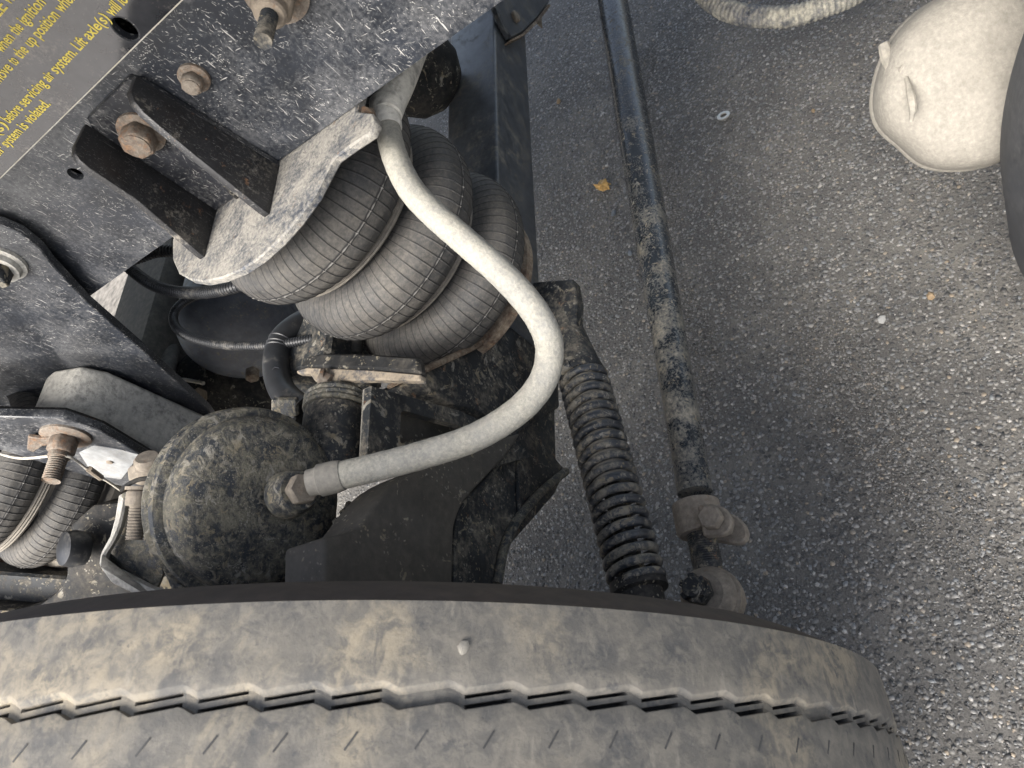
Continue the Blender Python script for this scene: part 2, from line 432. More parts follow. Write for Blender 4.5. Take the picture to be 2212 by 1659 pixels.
obj('dirt_yard', [prism([(-45, -40, .004), (-1.6, -40, .004), (-1.3, -8, .004), (-1.5, 3, .004), (-1.2, 40, .004), (-45, 40, .004)], (0, 0, -.003))], plain('pale_concrete', (.46, .43, .395), .9, .25, 12), kind='structure')
obj('dirt_verge', [prism([(1.85, 1.9, .004), (45, 1.7, .004), (45, 40, .004), (1.97, 40, .004), (1.9, 4, .004)], (0, 0, -.003))], plain('tan_dirt', (.15, .137, .118), .9, .6, 26), kind='structure')
def _ico():
    t = (1 + 5 ** .5) / 2
    v = np.array([(-1, t, 0), (1, t, 0), (-1, -t, 0), (1, -t, 0), (0, -1, t), (0, 1, t), (0, -1, -t), (0, 1, -t), (t, 0, -1), (t, 0, 1), (-t, 0, -1), (-t, 0, 1)], float)
    v /= np.linalg.norm(v[0])
    f = np.array([(0, 11, 5), (0, 5, 1), (0, 1, 7), (0, 7, 10), (0, 10, 11), (1, 5, 9), (5, 11, 4), (11, 10, 2), (10, 7, 6), (7, 1, 8), (3, 9, 4), (3, 4, 2), (3, 2, 6), (3, 6, 8), (3, 8, 9), (4, 9, 5), (2, 4, 11), (6, 2, 10), (8, 6, 7), (9, 8, 1)])
    return v, f
IV, IFc = _ico()
def scatter(name, n, region, rmin, rmax, lift, power=2.2, keep=None, flat=.55):
    """thousands of small stones bedded in the asphalt, one object"""
    xy = np.stack([RNG.uniform(region[0], region[1], n), RNG.uniform(region[2], region[3], n)], 1)
    if keep is not None: xy = xy[keep(xy)]
    n = len(xy)
    r = rmin + (rmax - rmin) * RNG.random(n) ** power
    V = IV[None] * (1 + RNG.uniform(-.42, .42, (n, 12, 1)))
    sc = np.stack([RNG.uniform(.75, 1.35, n), RNG.uniform(.65, 1.0, n), RNG.uniform(flat * .7, flat * 1.2, n)], 1)
    V = V * sc[:, None, :] * r[:, None, None]
    a = RNG.uniform(0, 2 * np.pi, n); ca, sa = np.cos(a)[:, None], np.sin(a)[:, None]
    tl = RNG.uniform(-.35, .35, (n, 1))
    x, y, z = V[..., 0], V[..., 1], V[..., 2]
    z = z + x * tl
    X = x * ca - y * sa; Y = x * sa + y * ca
    V = np.stack([X + xy[:, :1], Y + xy[:, 1:], z + (r * lift)[:, None]], 2).reshape(-1, 3)
    F = (IFc[None] + (np.arange(n) * 12)[:, None, None]).reshape(-1, 3)
    me = bpy.data.meshes.new(name)
    me.vertices.add(len(V)); me.vertices.foreach_set('co', V.ravel())
    me.loops.add(F.size); me.loops.foreach_set('vertex_index', F.ravel())
    me.polygons.add(len(F)); me.polygons.foreach_set('loop_start', np.arange(0, F.size, 3)); me.polygons.foreach_set('loop_total', np.full(len(F), 3))
    me.update()
    at = me.attributes.new('tone', 'FLOAT', 'POINT'); at.data.foreach_set('value', np.repeat(RNG.random(n), 12))
    me.materials.append(M['chip'])
    o = bpy.data.objects.new(name, me); C.objects.link(o); o['kind'] = 'stuff'
    return o
scatter('asphalt_aggregate', 105000, (-.2, 2.1, -.42, 1.05), .0013, .0048, -.08, 2.0, flat=.45)
def band(xy):
    """sandy strips: along the wheel track and beside the axle beam"""
    w1 = np.abs(xy[:, 1] - (.035 - .02 * np.sin(xy[:, 0] * 9)) - .25 * (xy[:, 0] - .28)) < .055
    w2 = np.abs(xy[:, 1] - .395 - .02 * np.sin(xy[:, 0] * 14)) < .05
    p = np.where(w1 & (xy[:, 0] < .75), 1.0, np.where(w2 & (xy[:, 0] > .6), .9, .05))
    return RNG.random(len(xy)) < p
scatter('loose_grit', 190000, (-.15, 1.7, -.4, .8), .0006, .0020, .4, 1.6, keep=band, flat=.85)

# ================================================================ STRUCTURE OF THE TRUCK
WX = 0.556                                       # outer face of the frame rail web
ZB = P(640, 320, X=WX).z                         # its lower edge
rail = thing('frame_rail', 'long black scratched frame rail carrying yellow warning lettering', 'frame rail', (WX, .4, ZB))
y_near, y_far = -1.2, P(190, 632, X=WX).y
def hole(px, py, rx, ry, n=20, X=WX):
    c = P(px, py, X=X)
    return [Vector((X, c.y + rx * math.cos(2 * math.pi * k / n), c.z + ry * math.sin(2 * math.pi * k / n))) for k in range(n)]
outer = [Vector((WX, y_near, ZB)), Vector((WX, 2.6, ZB)), Vector((WX, 2.6, ZB + .27)), Vector((WX, y_near, ZB + .27))]
hs = [hole(270, 62, .0085, .0105), hole(163, 376, .0075, .0075)]
web = obj('web', prism(outer, (.008, 0, 0), holes=hs), M['rail'], rail)
obj('flange', prism([Vector((WX + .0085, y_near, ZB)), Vector((WX + .09, y_near, ZB)), Vector((WX + .09, y_near, ZB + .008)), Vector((WX + .0085, y_near, ZB + .008))], (0, 2.6 - y_near, 0), bevel=.001), M['rail'], rail)
obj('flange', prism([Vector((WX + .0085, y_near, ZB + .262)), Vector((WX + .09, y_near, ZB + .262)), Vector((WX + .09, y_near, ZB + .27)), Vector((WX + .0085, y_near, ZB + .27))], (0, 2.6 - y_near, 0), bevel=.001), M['rail'], rail)

obj('hole_backing', prism([Vector((WX + .045, y_near, ZB + .012)), Vector((WX + .045, 2.6, ZB + .012)), Vector((WX + .045, 2.6, ZB + .258)), Vector((WX + .045, y_near, ZB + .258))], (.006, 0, 0)), M['black'], rail)  # black sheet added behind the web so its hole looks dark

# decal with lettering
DX = WX - .0006
dec = [P(398, 0, X=DX), P(0, 385, X=DX)]
dz = (dec[0].z + dec[1].z) / 2
decal = obj('warning_decal', prism([Vector((DX, .10, dz)), Vector((DX, 1.25, dz)), Vector((DX, 1.25, ZB + .255)), Vector((DX, .10, ZB + .255))], (.0005, 0, 0),
            holes=[hole(270, 62, .0098, .0118, X=DX)]), M['decal'], rail, 'glossy dark decal with yellow lettering')
obj('decal_border', prism([Vector((DX - .0003, .10, dz)), Vector((DX - .0003, 1.25, dz)), Vector((DX - .0003, 1.25, dz + .0009)), Vector((DX - .0003, .10, dz + .0009))], (.0006, 0, 0)), M['wire'], decal)
def lettering(text, a, b, cap, x, parent, mat, name='lettering', bold=.014):
    """one printed line from pixel a (left end of the baseline) to pixel b (right end); cap = letter height in metres"""
    A, B = P(*a, X=x), P(*b, X=x)
    cu = bpy.data.curves.new(name, 'FONT'); cu.body = text; cu.offset = bold; cu.size = 1
    o = bpy.data.objects.new(name, cu); C.objects.link(o)
    bpy.context.view_layer.update()
    me = bpy.data.meshes.new_from_object(o.evaluated_get(bpy.context.evaluated_depsgraph_get()))
    bpy.data.objects.remove(o); bpy.data.curves.remove(cu)
    n = len(me.vertices); co_ = np.empty(n * 3); me.vertices.foreach_get('co', co_); co_ = co_.reshape(-1, 3)
    w_ = co_[:, 0].max() - co_[:, 0].min(); co_[:, 0] -= co_[:, 0].min()
    d = B - A; out = [A + d * (p[0] / w_) + UPV * (p[1] / .70 * cap) for p in co_]
    g = MB(); g.add(out, [tuple(q.vertices) for q in me.polygons])
    bpy.data.meshes.remove(me)
    return obj(name, g, mat, parent, None)
LX = DX - .0004
def line(words, x0, y0, slope, cap):
    for t, a, b in words:
        lettering(t, (a, y0 + slope * (a - x0)), (b, y0 + slope * (b - x0)), cap, LX, decal, M['yellow'])
line([('LE', -2, 17.5), ('WI', 22, 36)], 17, 17, -1.13, .0085)
line([('when', 5, 33), ('the', 38, 52.5), ('ignition', 57, 100)], 33, 83.3, -1.134, .0085)
line([('move', -1, 29.5), ('to', 34, 42), ('the', 47, 63), ('up', 69, 81.5), ('position', 86.5, 130), ('when', 135, 166)], 41.7, 134, -1.12, .0085)
line([('(s)', -4, 17), ('before', 21, 51), ('servicing', 55, 103), ('air', 107, 119.5), ('system.', 124, 168), ('Lift', 173, 190.5), ('axle(s)', 195, 239), ('will', 244, 263), ('lower', 268, 302)], 102.7, 182.5, -1.03, .0085)
line([('air', -5, 12.5), ('system', 17, 50), ('is', 54.5, 62.5), ('violated.', 66.5, 110)], 109, 227, -1.0, .0085)

def flange_bolt(px, py, X, af, hh, wr, label=None, parent=None, mat='bolt', rot=.2):
    c = P(px, py, X=X)
    o = obj('bolt', [lathe([(0, wr), (.003, wr), (.0045, wr * .86)], c, -XV, 28)], M[mat], parent, label)
    obj('bolt_head', [hexhead(c - XV * .004, -XV, af, hh, rot), lathe([(0, af * .44), (hh + .001, af * .44), (hh + .0018, af * .36)], c - XV * .004, -XV, 20)], M[mat], o)
    return o
flange_bolt(420, 166, WX, .0165, .010, .0135, 'small rusty flange bolt', rail)
# big stud with nut at the top of the web
c = P(596, -22, X=WX)
st = obj('stud', [thread(c - XV * .02, -XV, .0068, .045, .0026)], M['mud2'], rail, 'long threaded stud')
obj('washer', [lathe([(0, .026), (.004, .026)], c, -XV, 28)], M['bolt'], st)
obj('nut', [hexhead(c - XV * .004, -XV, .030, .020, .1), lathe([(.0, .0125), (.008, .0125), (.010, .011)], c - XV * .024, -XV, 22)], M['zinc'], st)

# ---- bracket welded to the air spring's top plate
ZP = .880
bk = thing('air_spring_bracket', 'black channel bracket bolted to the frame rail above the bellows, dusty plate at its foot', 'bracket', P(520, 500, Z=ZP))
BX = WX - .007                                   # outer face of the channel back
yl, yr, ztop = .562, .4555, 1.016
backpoly = [Vector((BX, yr + .001, ZP)), Vector((BX, yl, ZP)), Vector((BX, yl, ztop - .012)), Vector((BX, yl - .012, ztop + .002)), Vector((BX, .482, ztop + .003)), Vector((BX, .4745, ztop - .006))]
obj('back_plate', prism(backpoly, (WX - BX - .0005, 0, 0), bevel=.0012), M['rail_back'], bk)
def flange(y, ytop, th, prof):
    pts = [(BX, ztop)] + [(a, ztop - b) for a, b in prof] + [(prof[-1][0] - .0165, ZP + .006), (prof[-1][0] - .017, ZP), (BX, ZP)]
    yy = lambda z: y + (ytop - y) * (z - ZP) / (ztop - ZP)
    return obj('flange', prism([Vector((a, yy(b), b)) for a, b in pts], (0, th, 0), bevel=.0014, seg=2), M['rail_rust'], bk)
flange(yr, .4735, .0075, [(.530, .0), (.521, .005), (.515, .014), (.5095, .032), (.5015, .062)])
flange(yl - .0075, yl - .0075, .0075, [(.520, -.001), (.511, .001), (.5065, .007), (.5045, .016), (.5025, .060)])
flange_bolt(306, 284, BX, .028, .016, .021, 'large rusty flange bolt', bk, rot=.35)
# D-shaped foot plate
fp = [(372, 520), (372, 560), (385, 590), (410, 604), (440, 608), (478, 600), (520, 583), (560, 556), (600, 520), (640, 475), (680, 420), (700, 380), (722, 340), (760, 312), (800, 285), (812, 262), (806, 244), (770, 240)]
fpts = [P(x, y, Z=ZP) for x, y in fp] + [Vector((.66, .34, ZP)), Vector((.70, .50, ZP)), Vector((.64, .62, ZP))]
obj('foot_plate', prism(fpts, (0, 0, -.009), bevel=.0015), M['plate_dust'], bk, 'dust caked foot plate')
obj('clip', [tube(resample([P(488, 398, X=BX - .003), P(500, 412, X=BX - .005), P(512, 425, X=BX - .003)], .003), .003, 8)], M['black'], bk)
# rusty weld lump that holds the hose elbow
lump = MB(); c0 = P(792, 252, d=.664)
v = IV * (1 + RNG.uniform(-.25, .25, (12, 1))); lump.add([c0 + Vector(p) * .013 for p in v], [tuple(f) for f in IFc])
obj('rust_lump', lump, M['edge_rust'], bk, 'crusted rusty lump', ang=180)

# ---- air springs
def bellows(name, label, base, c, axis, R, sp, n, Rg, lines, parent_group=None, hgt=None, rub='rubber'):
    ax = Vector(axis).normalized(); c = Vector(c)
    th = thing(name, label, 'air spring', base, parent_group)
    _, A, B_ = frame(ax, IF)
    per = 12; N = lines * per; rows = 26
    h = sp * .5 - .0085
    for k in range(n):
        cc = c - ax * (sp * k)
        V = np.zeros((rows + 1, N, 3)); W_ = np.zeros((rows + 1, N))
        th_ = np.arange(N) * 2 * np.pi / N
        dirs = np.cos(th_)[:, None] * np.array(A) + np.sin(th_)[:, None] * np.array(B_)
        ridge = np.where(np.arange(N) % per == 0, 1.0, 0.0)
        wob = 1 + .004 * np.sin(3 * th_ + k) + .003 * np.sin(5 * th_ + 2 * k)
        for i in range(rows + 1):
            u = -1 + 2 * i / rows
            r = Rg + (R - Rg) * max(0, 1 - abs(u) ** 2.5) ** .55
            eq = abs(u) < .001
            lat = i in (8, 18)
            rr = r * wob + ridge * .0009 + (.0011 if eq else 0) + (.0004 if lat else 0)
            V[i] = np.array(cc) + np.array(ax) * (u * h * .985) + dirs * rr[:, None]
            W_[i] = ridge * .4 if not eq else .82 + .18 * np.sin(th_ * 23) * np.sin(th_ * 61)
            if lat: W_[i] = np.maximum(W_[i], .10)
        g = MB(); F = []
        for i in range(rows):
            for j in range(N):
                F.append((i * N + j, i * N + (j + 1) % N, (i + 1) * N + (j + 1) % N, (i + 1) * N + j))
        g.add([tuple(p) for p in V.reshape(-1, 3)], F, list(np.clip(W_, 0, 1).ravel()))
        obj('bellow', g, M[rub], th, ang=60, attr='tone')
        if k < n - 1:
            prof = []
            for q in range(13):
                t = -1 + 2 * q / 12
                prof.append((t * .0105, Rg + .019 * (1 - abs(t) ** 4) + .0008 * math.cos(q * math.pi)))
            obj('girdle_ring', lathe(prof, cc - ax * h, ax, 96, caps=False), M['rubber_b'], th)
    return th, ax
t_, bax = bellows('air_spring', 'large black triple bellows air spring behind the white hose', (.63, .51, .51), (.6186, .5115, .805), (-.0668, .0311, 1), .1395, .1015, 3, .096, 68)
cb = Vector((.6186, .5115, .805)) - bax * (.1015 * 2 + .052)
obj('bottom_plate', lathe([(-.012, .118), (0, .118), (.004, .105)], cb, bax, 64), M['edge_rust'], t_, 'rusty brown bottom plate')
obj('top_plate', lathe([(.0, .10), (.006, .10)], Vector((.6186, .5115, .805)) + bax * .0485, bax, 48), M['rubber_b'], t_)

# ---- axle beam
ax_ = thing('axle_beam', 'square black axle beam crossing under the bellows', 'axle', (.95, .525, .40))
by0, by1, bz0, bz1 = .47, .58, .39, .50
obj('beam', prism([Vector((.60, by0, bz0)), Vector((.60, by1, bz0)), Vector((.60, by1, bz1)), Vector((.60, by0, bz1))], (1.5, 0, 0), bevel=.006, seg=3), M['beam'], ax_)

# ---- tie rod
tr = thing('tie_rod', 'long black tie rod running just above the asphalt', 'tie rod', (.35, .309, .28))
TY, TZ = .287, .36
pth = [Vector((x, TY, TZ)) for x in np.linspace(1.75, .335, 60)]
obj('tube', tube(pth, lambda i, L: .0282 - .0070 * min(1, max(0, (L - .80) / .55)), 36), M['rod'], tr)
e0 = P(1508, 1120, Z=TZ); e1 = P(1533, 1245, Z=TZ)
dirn = (e1 - e0).normalized()
obj('clamp_band', lathe([(-.020, .024), (-.018, .028), (.016, .028), (.020, .025)], e0, dirn, 36), M['clamp'], tr, 'brown crusted clamp')
def lug(px0, px1, zz, th):
    a, b = P(*px0, Z=zz), P(*px1, Z=zz)
    d = (b - a).normalized(); s = dirn
    pts = [a - s * .019, a + s * .019]
    for k in range(9):
        q = math.pi / 2 - math.pi * k / 8
        pts.append(b + s * (.019 * math.sin(q)) + d * (.019 * math.cos(q)))
    return prism(pts, (0, 0, th), bevel=.002)
obj('clamp_ear', lug((1520, 1130), (1552, 1128), TZ + .016, .011), M['clamp'], tr)
obj('clamp_ear', lug((1540, 1140), (1586, 1146), TZ - .024, .011), M['clamp'], tr)
cbp = P(1541, 1122, Z=TZ + .030)
obj('clamp_bolt', [hexhead(cbp, UPV, .024, .014, .3), lathe([(-.06, .007), (0, .007)], cbp, UPV, 14)], M['clamp'], tr)
neck = [e0 + dirn * t for t in np.linspace(.018, (e1 - e0).length + .03, 60)]
obj('threaded_end', tube(neck, lambda i, L: (.0165 if i > 28 else .0165 + .0007 * (i % 2)) + (.010 * max(0, (i - 44) / 15) ** 1.5), 28), M['mud2'], tr)
bj = P(1540, 1292, Z=TZ)
obj('ball_joint', lathe([(-.030, .010), (-.028, .022), (-.018, .031), (-.004, .034), (.006, .034), (.009, .030), (.013, .0325), (.020, .030), (.026, .022)], bj, UPV, 40), M['clamp'], tr)
obj('castle_nut', [hexhead(bj + UPV * .034, UPV, .028, .014, .2), lathe([(.0, .0115), (.024, .0115), (.026, .010)], bj + UPV * .034, UPV, 20)] +
    [box(bj + UPV * .052 + Vector((math.cos(a), math.sin(a), 0)) * .0125, Vector((math.cos(a), math.sin(a), 0)) * .003, Vector((-math.sin(a), math.cos(a), 0)) * .0035, UPV * .005, .0006) for a in [k * math.pi / 3 for k in range(6)]], M['mud2'], tr)
sa = [bj + UPV * .018 + Vector((-.02, .0, 0)), bj + UPV * .02 + Vector((-.10, .03, .01)), bj + UPV * .03 + Vector((-.17, .10, .03))]
obj('steering_arm', tube([Vector(p) for p in spline(sa, 14)], .026, 20), M['mud2'], tr)

# ---- stabiliser with coil spring
cs = thing('stabilizer', 'coil sprung steering stabilizer lying beside the tie rod', 'shock absorber', (.35, .36, .40))
s0 = P(1257, 806, Z=.452); s1 = P(1378, 1262, Z=.452)
sd = (s1 - s0); sL = sd.length; sd.normalize()
turns = sL / .0142; NS = int(turns * 26)
_, sa_, sb_ = frame(sd)
hel = [s0 + sd * (.0142 * i / 26) + (sa_ * math.cos(2 * math.pi * i / 26) + sb_ * math.sin(2 * math.pi * i / 26)) * (.0275) for i in range(NS)]
obj('coil_spring', tube(hel, .0051, 12), M['coil'], cs)
prof = []
for i in range(int(sL * .60 / .0034)):
    prof.append((i * .0034, .0225 + (.0009 if i % 2 else 0)))
obj('sleeve', lathe(prof, s0, sd, 36), M['sleeve'], cs)
obj('piston_rod', lathe([(sL * .58, .012), (sL + .03, .012)], s0, sd, 24), M['black'], cs)
obj('end_cap', lathe([(-.012, .020), (-.006, .028), (.002, .0295), (.006, .028)], s0, sd, 36), M['mud2'], cs)
obj('end_cup', lathe([(0, .030), (.012, .031), (.014, .024), (.05, .024), (.055, .018)], s1 - sd * .004, sd, 36), M['black'], cs)
obj('mount', tube([P(1215, 690, Z=.452), P(1236, 750, Z=.452), s0 + sd * .0], lambda i, L: .022 + .003 * i, 28), M['mud2'], cs)

# ---- axle seat, knuckle and gussets
kn = thing('steering_knuckle', 'grimy black steering knuckle and axle end beside the tyre', 'knuckle', (.35, .5, .33))
def py(px, Y): return [P(x, y, Y=Y) for x, y in px]
seatp = [(906, 812), (930, 796), (962, 783), (1010, 760), (1060, 736), (1110, 700), (1160, 660), (1196, 660), (1205, 760), (1210, 880), (1120, 935), (1030, 886), (966, 868), (934, 846)]
obj('axle_seat', prism(py(seatp, .475), (0, .09, 0), bevel=.004, seg=2), M['mud2'], kn)
edge = [(906, 812), (962, 786), (1012, 763), (1062, 738), (1098, 712), (1098, 700), (1058, 722), (1010, 748), (960, 772), (904, 802)]
obj('seat_lip', prism(py(edge, .466), (0, .05, 0), bevel=.002), M['edge_rust'], kn)
obj('end_plate', prism([P(x, y, Z=.47) for x, y in ((1150, 609), (1238, 602), (1246, 650), (1243, 702), (1205, 712), (1150, 700))], (0, 0, -.02), bevel=.002), M['mud2'], kn)
gus = [(803, 834), (903, 863), (990, 886), (1097, 934), (1150, 985), (1060, 1010), (793, 985)]
win = [(866, 891), (872, 887), (992, 919), (1000, 925), (992, 931), (868, 958), (864, 954)]
obj('gusset', prism(py(gus, .462), (0, .010, 0), holes=[py(win, .462)]), M['mud2'], kn)
obj('backing_plate', prism(py([(820, 860), (1040, 880), (1090, 960), (1050, 1010), (830, 1000)], .50), (0, .01, 0)), M['mud_brown'], kn)
a_ = [(803, 833), (794, 985)]
obj('gusset_edge', prism([P(800, 833, Y=.49), P(805, 835, Y=.49), P(797, 990, Y=.49), P(792, 990, Y=.49)], (0, .012, 0), bevel=.001), M['cross'], kn)
# broad brown forging and darker web behind it
pa = [tuple(q) for q in spline([(790, 1118), (819, 1078), (856, 1040), (920, 1008), (1010, 980), (1080, 945)], 14)] + [(1128, 935)] + [tuple(q) for q in spline([(1090, 990), (1040, 1042), (1003, 1085), (986, 1125), (981, 1165), (978, 1300)], 14)] + [(700, 1300), (700, 1160), (742, 1152), (771, 1144)]
obj('forging', prism(py(pa, .452), (0, .05, 0), bevel=.004, seg=3), M['mud_brown'], kn, 'brown dusted lower forging')
pb = [(960, 1310), (970, 1150), (990, 1080), (1050, 1010), (1110, 900), (1200, 860), (1203, 990), (1224, 1016), (1200, 1068)] + [tuple(q) for q in spline([(1152, 1124), (1105, 1178), (1083, 1215), (1072, 1255), (1068, 1310)], 12)]
obj('web_plate', prism(py(pb, .478), (0, .04, 0), bevel=.005, seg=2), M['mud2'], kn, 'speckled black web plate')
obj('rib', tube([P(x, y, Y=.476) for x, y in spline([(1120, 925), (1056, 1030), (1002, 1085), (985, 1130), (980, 1260)], 24)], .0035, 10), M['mud2'], kn)
obj('rib', tube([P(x, y, Y=.476) for x, y in spline([(1120, 985), (1118, 1060), (1122, 1110)], 10)], .003, 8), M['mud2'], kn)
obj('rib', tube([P(x, y, Y=.474) for x, y in spline([(1222, 1018), (1170, 1062), (1120, 1120), (1090, 1180), (1074, 1262)], 20)], .006, 10), M['mud'], kn)
# cross plate with the small rusty bolt
cp = [P(x, y, Z=.70) for x, y in ((640, 800), (665, 792), (806, 797), (908, 806), (902, 770), (806, 764), (700, 762), (664, 768))]
obj('cross_plate', prism(cp, (0, 0, -.012), bevel=.003), M['black'], kn)
obj('cross_plate_edge', prism([P(x, y, Z=.700) for x, y in ((640, 800), (664, 793), (806, 799), (908, 808), (908, 822), (806, 820), (700, 822), (680, 824), (668, 806), (640, 806))], (0, 0, -.010), bevel=.0015), M['edge_tan'], kn, 'dusty tan edge')
cbt = P(694, 818, Z=.702) + tocam(P(694, 818, Z=.702)) * .006
obj('plate_bolt', [lathe([(0, .012), (.004, .012)], cbt, -YV * .6 - UPV * .5, 20), hexhead(cbt, -YV * .75 - UPV * .35 - XV * .4, .017, .014, .1)], M['bolt'], kn, 'orange rusty bolt')
# king pin barrel
kc = P(723, 935, d=.80)
obj('barrel', lathe([(-.05, .0335), (-.045, .036), (.022, .036), (.024, .0355)], kc, XV, 44), M['mud2'], kn)
obj('barrel_cap', lathe([(.0, .0375), (.003, .0385), (.006, .037), (.009, .0385), (.012, .037), (.015, .0385), (.019, .036), (.022, .026)], kc + XV * .026, XV, 44), M['mud'], kn)
for x0, y0, hh in ((758, 772, 1), (790, 768, .9)):
    obj('stud', [lathe([(0, .009), (.03, .009), (.032, .006), (.05, .006)], P(x0 - 35 + 12, y0, d=.93), XV, 14)], M['edge_rust'] if hh == 1 else M['black'], kn)
obj('hub_block', box(P(720, 765, d=.97), XV * .05, YV * .05, UPV * .05, .006), M['mud2'], kn)
obj('drum_web', prism(py([(560, 1240), (640, 900), (800, 880), (795, 985), (728, 1045), (722, 1290), (560, 1300)], .62), (0, .02, 0)), M['black'], kn)
# slack adjuster bolt between chamber and forging
obj('adjuster_screw', [thread(P(738, 1125, d=.74), (P(738, 1250, d=.70) - P(738, 1125, d=.74)), .010, .075, .003)], M['mud2'], kn)
obj('adjuster_nut', [hexhead(P(748, 1128, d=.73), XV * .6 + IR * .7, .024, .014, .4), hexhead(P(745, 1098, d=.735), IR + ID * .25, .016, .018, .1)], M['mud2'], kn)

# ---- brake chamber
cc = P(532, 1084, d=.722)
nn = (tocam(cc) * .86 + IR * .50 + ID * .04).normalized()
bc = thing('brake_chamber', 'mud spattered black brake chamber with the white hose screwed into it', 'brake chamber', cc)
dome = [(-.060, .045), (-.055, .062), (-.035, .074), (-.012, .0835), (.0, .0852), (.018, .0850), (.030, .0838), (.038, .0805), (.043, .0755), (.0455, .069), (.0475, .058), (.049, .042), (.050, .022), (.0502, .003)]
obj('housing', lathe(dome, cc, nn, 72), M['mud'], bc)
obj('clamp_band', lathe([(-.020, .086), (-.018, .0925), (-.010, .0945), (-.006, .0905), (.003, .0905), (.007, .0945), (.013, .0930), (.016, .086)], cc, nn, 72), M['mud'], bc)
pp = P(640, 1062, d=.672)                         # hose port
he = P(712, 1033, d=.622)
pd = (he - pp).normalized()
port = obj('port', lathe([(-.02, .023), (0, .021), (.008, .018)], pp, pd, 28), M['mud'], bc)
obj('fitting', [hexhead(pp + pd * .006, pd, .026, .014, .3)], M['clamp'], port)
lugc = P(305, 1022, d=.715)
obj('clamp_lug', prism([P(x, y, d=.70) for x, y in ((272, 1012), (292, 1000), (332, 990), (352, 1010), (350, 1035), (330, 1048), (300, 1050), (275, 1040))], IF * .022, bevel=.003, seg=2), M['clamp'], bc)
obj('clamp_lug', prism([P(x, y, d=.695) for x, y in ((256, 1066), (300, 1055), (336, 1058), (358, 1085), (372, 1130), (388, 1180), (410, 1230), (440, 1290), (375, 1290), (345, 1225), (322, 1160), (315, 1090), (262, 1082))], IF * .02, bevel=.004, seg=2), M['mud'], bc)
lb = P(303, 1052, d=.685); ld = (P(290, 1165, d=.675) - lb).normalized()
obj('clamp_bolt', thread(lb, ld, .0078, (P(290, 1165, d=.675) - lb).length, .0028, 18), M['clamp'], bc, 'muddy threaded clamp bolt')
obj('clamp_nut', hexhead(lb + ld * .004, ld, .021, .014, .25), M['clamp'], bc)
obj('clamp_washer', lathe([(-.003, .013), (0, .013)], lb + ld * .003, ld, 20), M['clamp'], bc)
obj('bolt_head', lathe([(0, .012), (.006, .0125), (.009, .010)], P(322, 1003, d=.688), -ID * .8 - IF * .5, 22), M['clamp'], bc)
brk = [(255, 1068), (272, 1068), (268, 1100), (258, 1140), (246, 1168), (226, 1200), (222, 1222), (262, 1240), (320, 1270), (400, 1300), (380, 1330), (240, 1260), (212, 1222), (216, 1196), (236, 1160), (247, 1120)]
obj('bracket_leg', prism([P(x, y, d=.712) for x, y in brk], IF * .012, bevel=.002), M['dusty_arm'], bc, 'pale dusty bracket leg')
obj('bracket_web', prism([P(x, y, d=.728) for x, y in ((268, 1085), (330, 1085), (352, 1240), (330, 1290), (226, 1222), (256, 1150))], IF * .006), M['mud'], bc)

# ---- white air hose
hp = [(836, 262, .700), (842, 300, .690), (858, 352, .672), (890, 412, .655), (940, 465, .640), (1003, 520, .628), (1078, 586, .620), (1142, 655, .616), (1178, 715, .616), (1187, 768, .617), (1170, 828, .618), (1118, 888, .619), (1025, 945, .620), (905, 985, .621), (800, 1012, .621), (716, 1032, .622)]
hs_ = spline(hp, 150)
hpath = [P(x, y, d=d) for x, y, d in hs_]
hz = thing('air_hose', 'thick chalky white air hose looping down to the brake chamber', 'hose', hpath[-1])
def hoser(i, L): return .0114 + .00012 * math.sin(i * .9) + (.00018 * math.sin(i * 3.9) if 50 < i < 115 else 0) + (-.0004 if i > 140 else 0)
obj('hose_body', tube(resample(hpath, .0022), lambda i, L: .0123 + .00010 * math.sin(L * 420) + .00012 * math.sin(L * 1400) * (1 if .12 < L < .36 else .2), 36), M['hose'], hz)
end = hpath[-1]; ed_ = (hpath[-1] - hpath[-8]).normalized()
obj('ferrule', lathe([(-.006, .0130), (.0, .0142), (.014, .0142), (.015, .0128), (.018, .0118), (.024, .0118)], end - ed_ * .004, ed_, 32), M['cross'], hz)
top = hpath[0]; td = (hpath[0] - hpath[8]).normalized()
obj('ferrule', lathe([(-.010, .0126), (-.008, .0138), (.010, .0144), (.014, .0150), (.024, .0152), (.026, .014)], top, td, 32), M['dusty_arm'], hz)
up_ = [P(838, 248, d=.70), P(846, 215, d=.712), P(858, 180, d=.725), P(874, 130, d=.75), P(890, 80, d=.78)]
obj('steel_elbow', tube([Vector(p) for p in spline(up_, 20)], lambda i, L: .0138 + .0004 * i, 30), M['dusty_arm'], hz)

# ---- hanger plates and trailing arm on the left
hg = thing('suspension_hanger', 'black scratched hanger plate bolted under the far end of the frame rail', 'bracket', P(120, 760, X=.535))
HX = .535
h1 = [(-420, 520), (-120, 470), (0, 486), (45, 505), (88, 540), (112, 572), (190, 655), (300, 750), (450, 886), (470, 915), (300, 1010), (-200, 1060), (-500, 1000)]
obj('plate', prism([P(x, y, X=HX) for x, y in h1], (.012, 0, 0), bevel=.0012), M['rail'], hg)
c = P(2, 565, X=HX)
o_ = obj('pivot_bolt', lathe([(0, .026), (.004, .026), (.006, .022), (.012, .021)], c, -XV, 36), M['dusty_arm'], hg)
obj('bolt_head', hexhead(c - XV * .010, -XV, .028, .018, .3), M['mud2'], o_)
ar = thing('trailing_arm', 'grey dusty box section arm between the hanger plates', 'suspension arm', P(260, 880, X=.49))
f0, f1 = P(150, 790, X=.532), P(470, 905, X=.532)
n0, n1 = P(215, 893, X=.452), P(372, 985, X=.452)
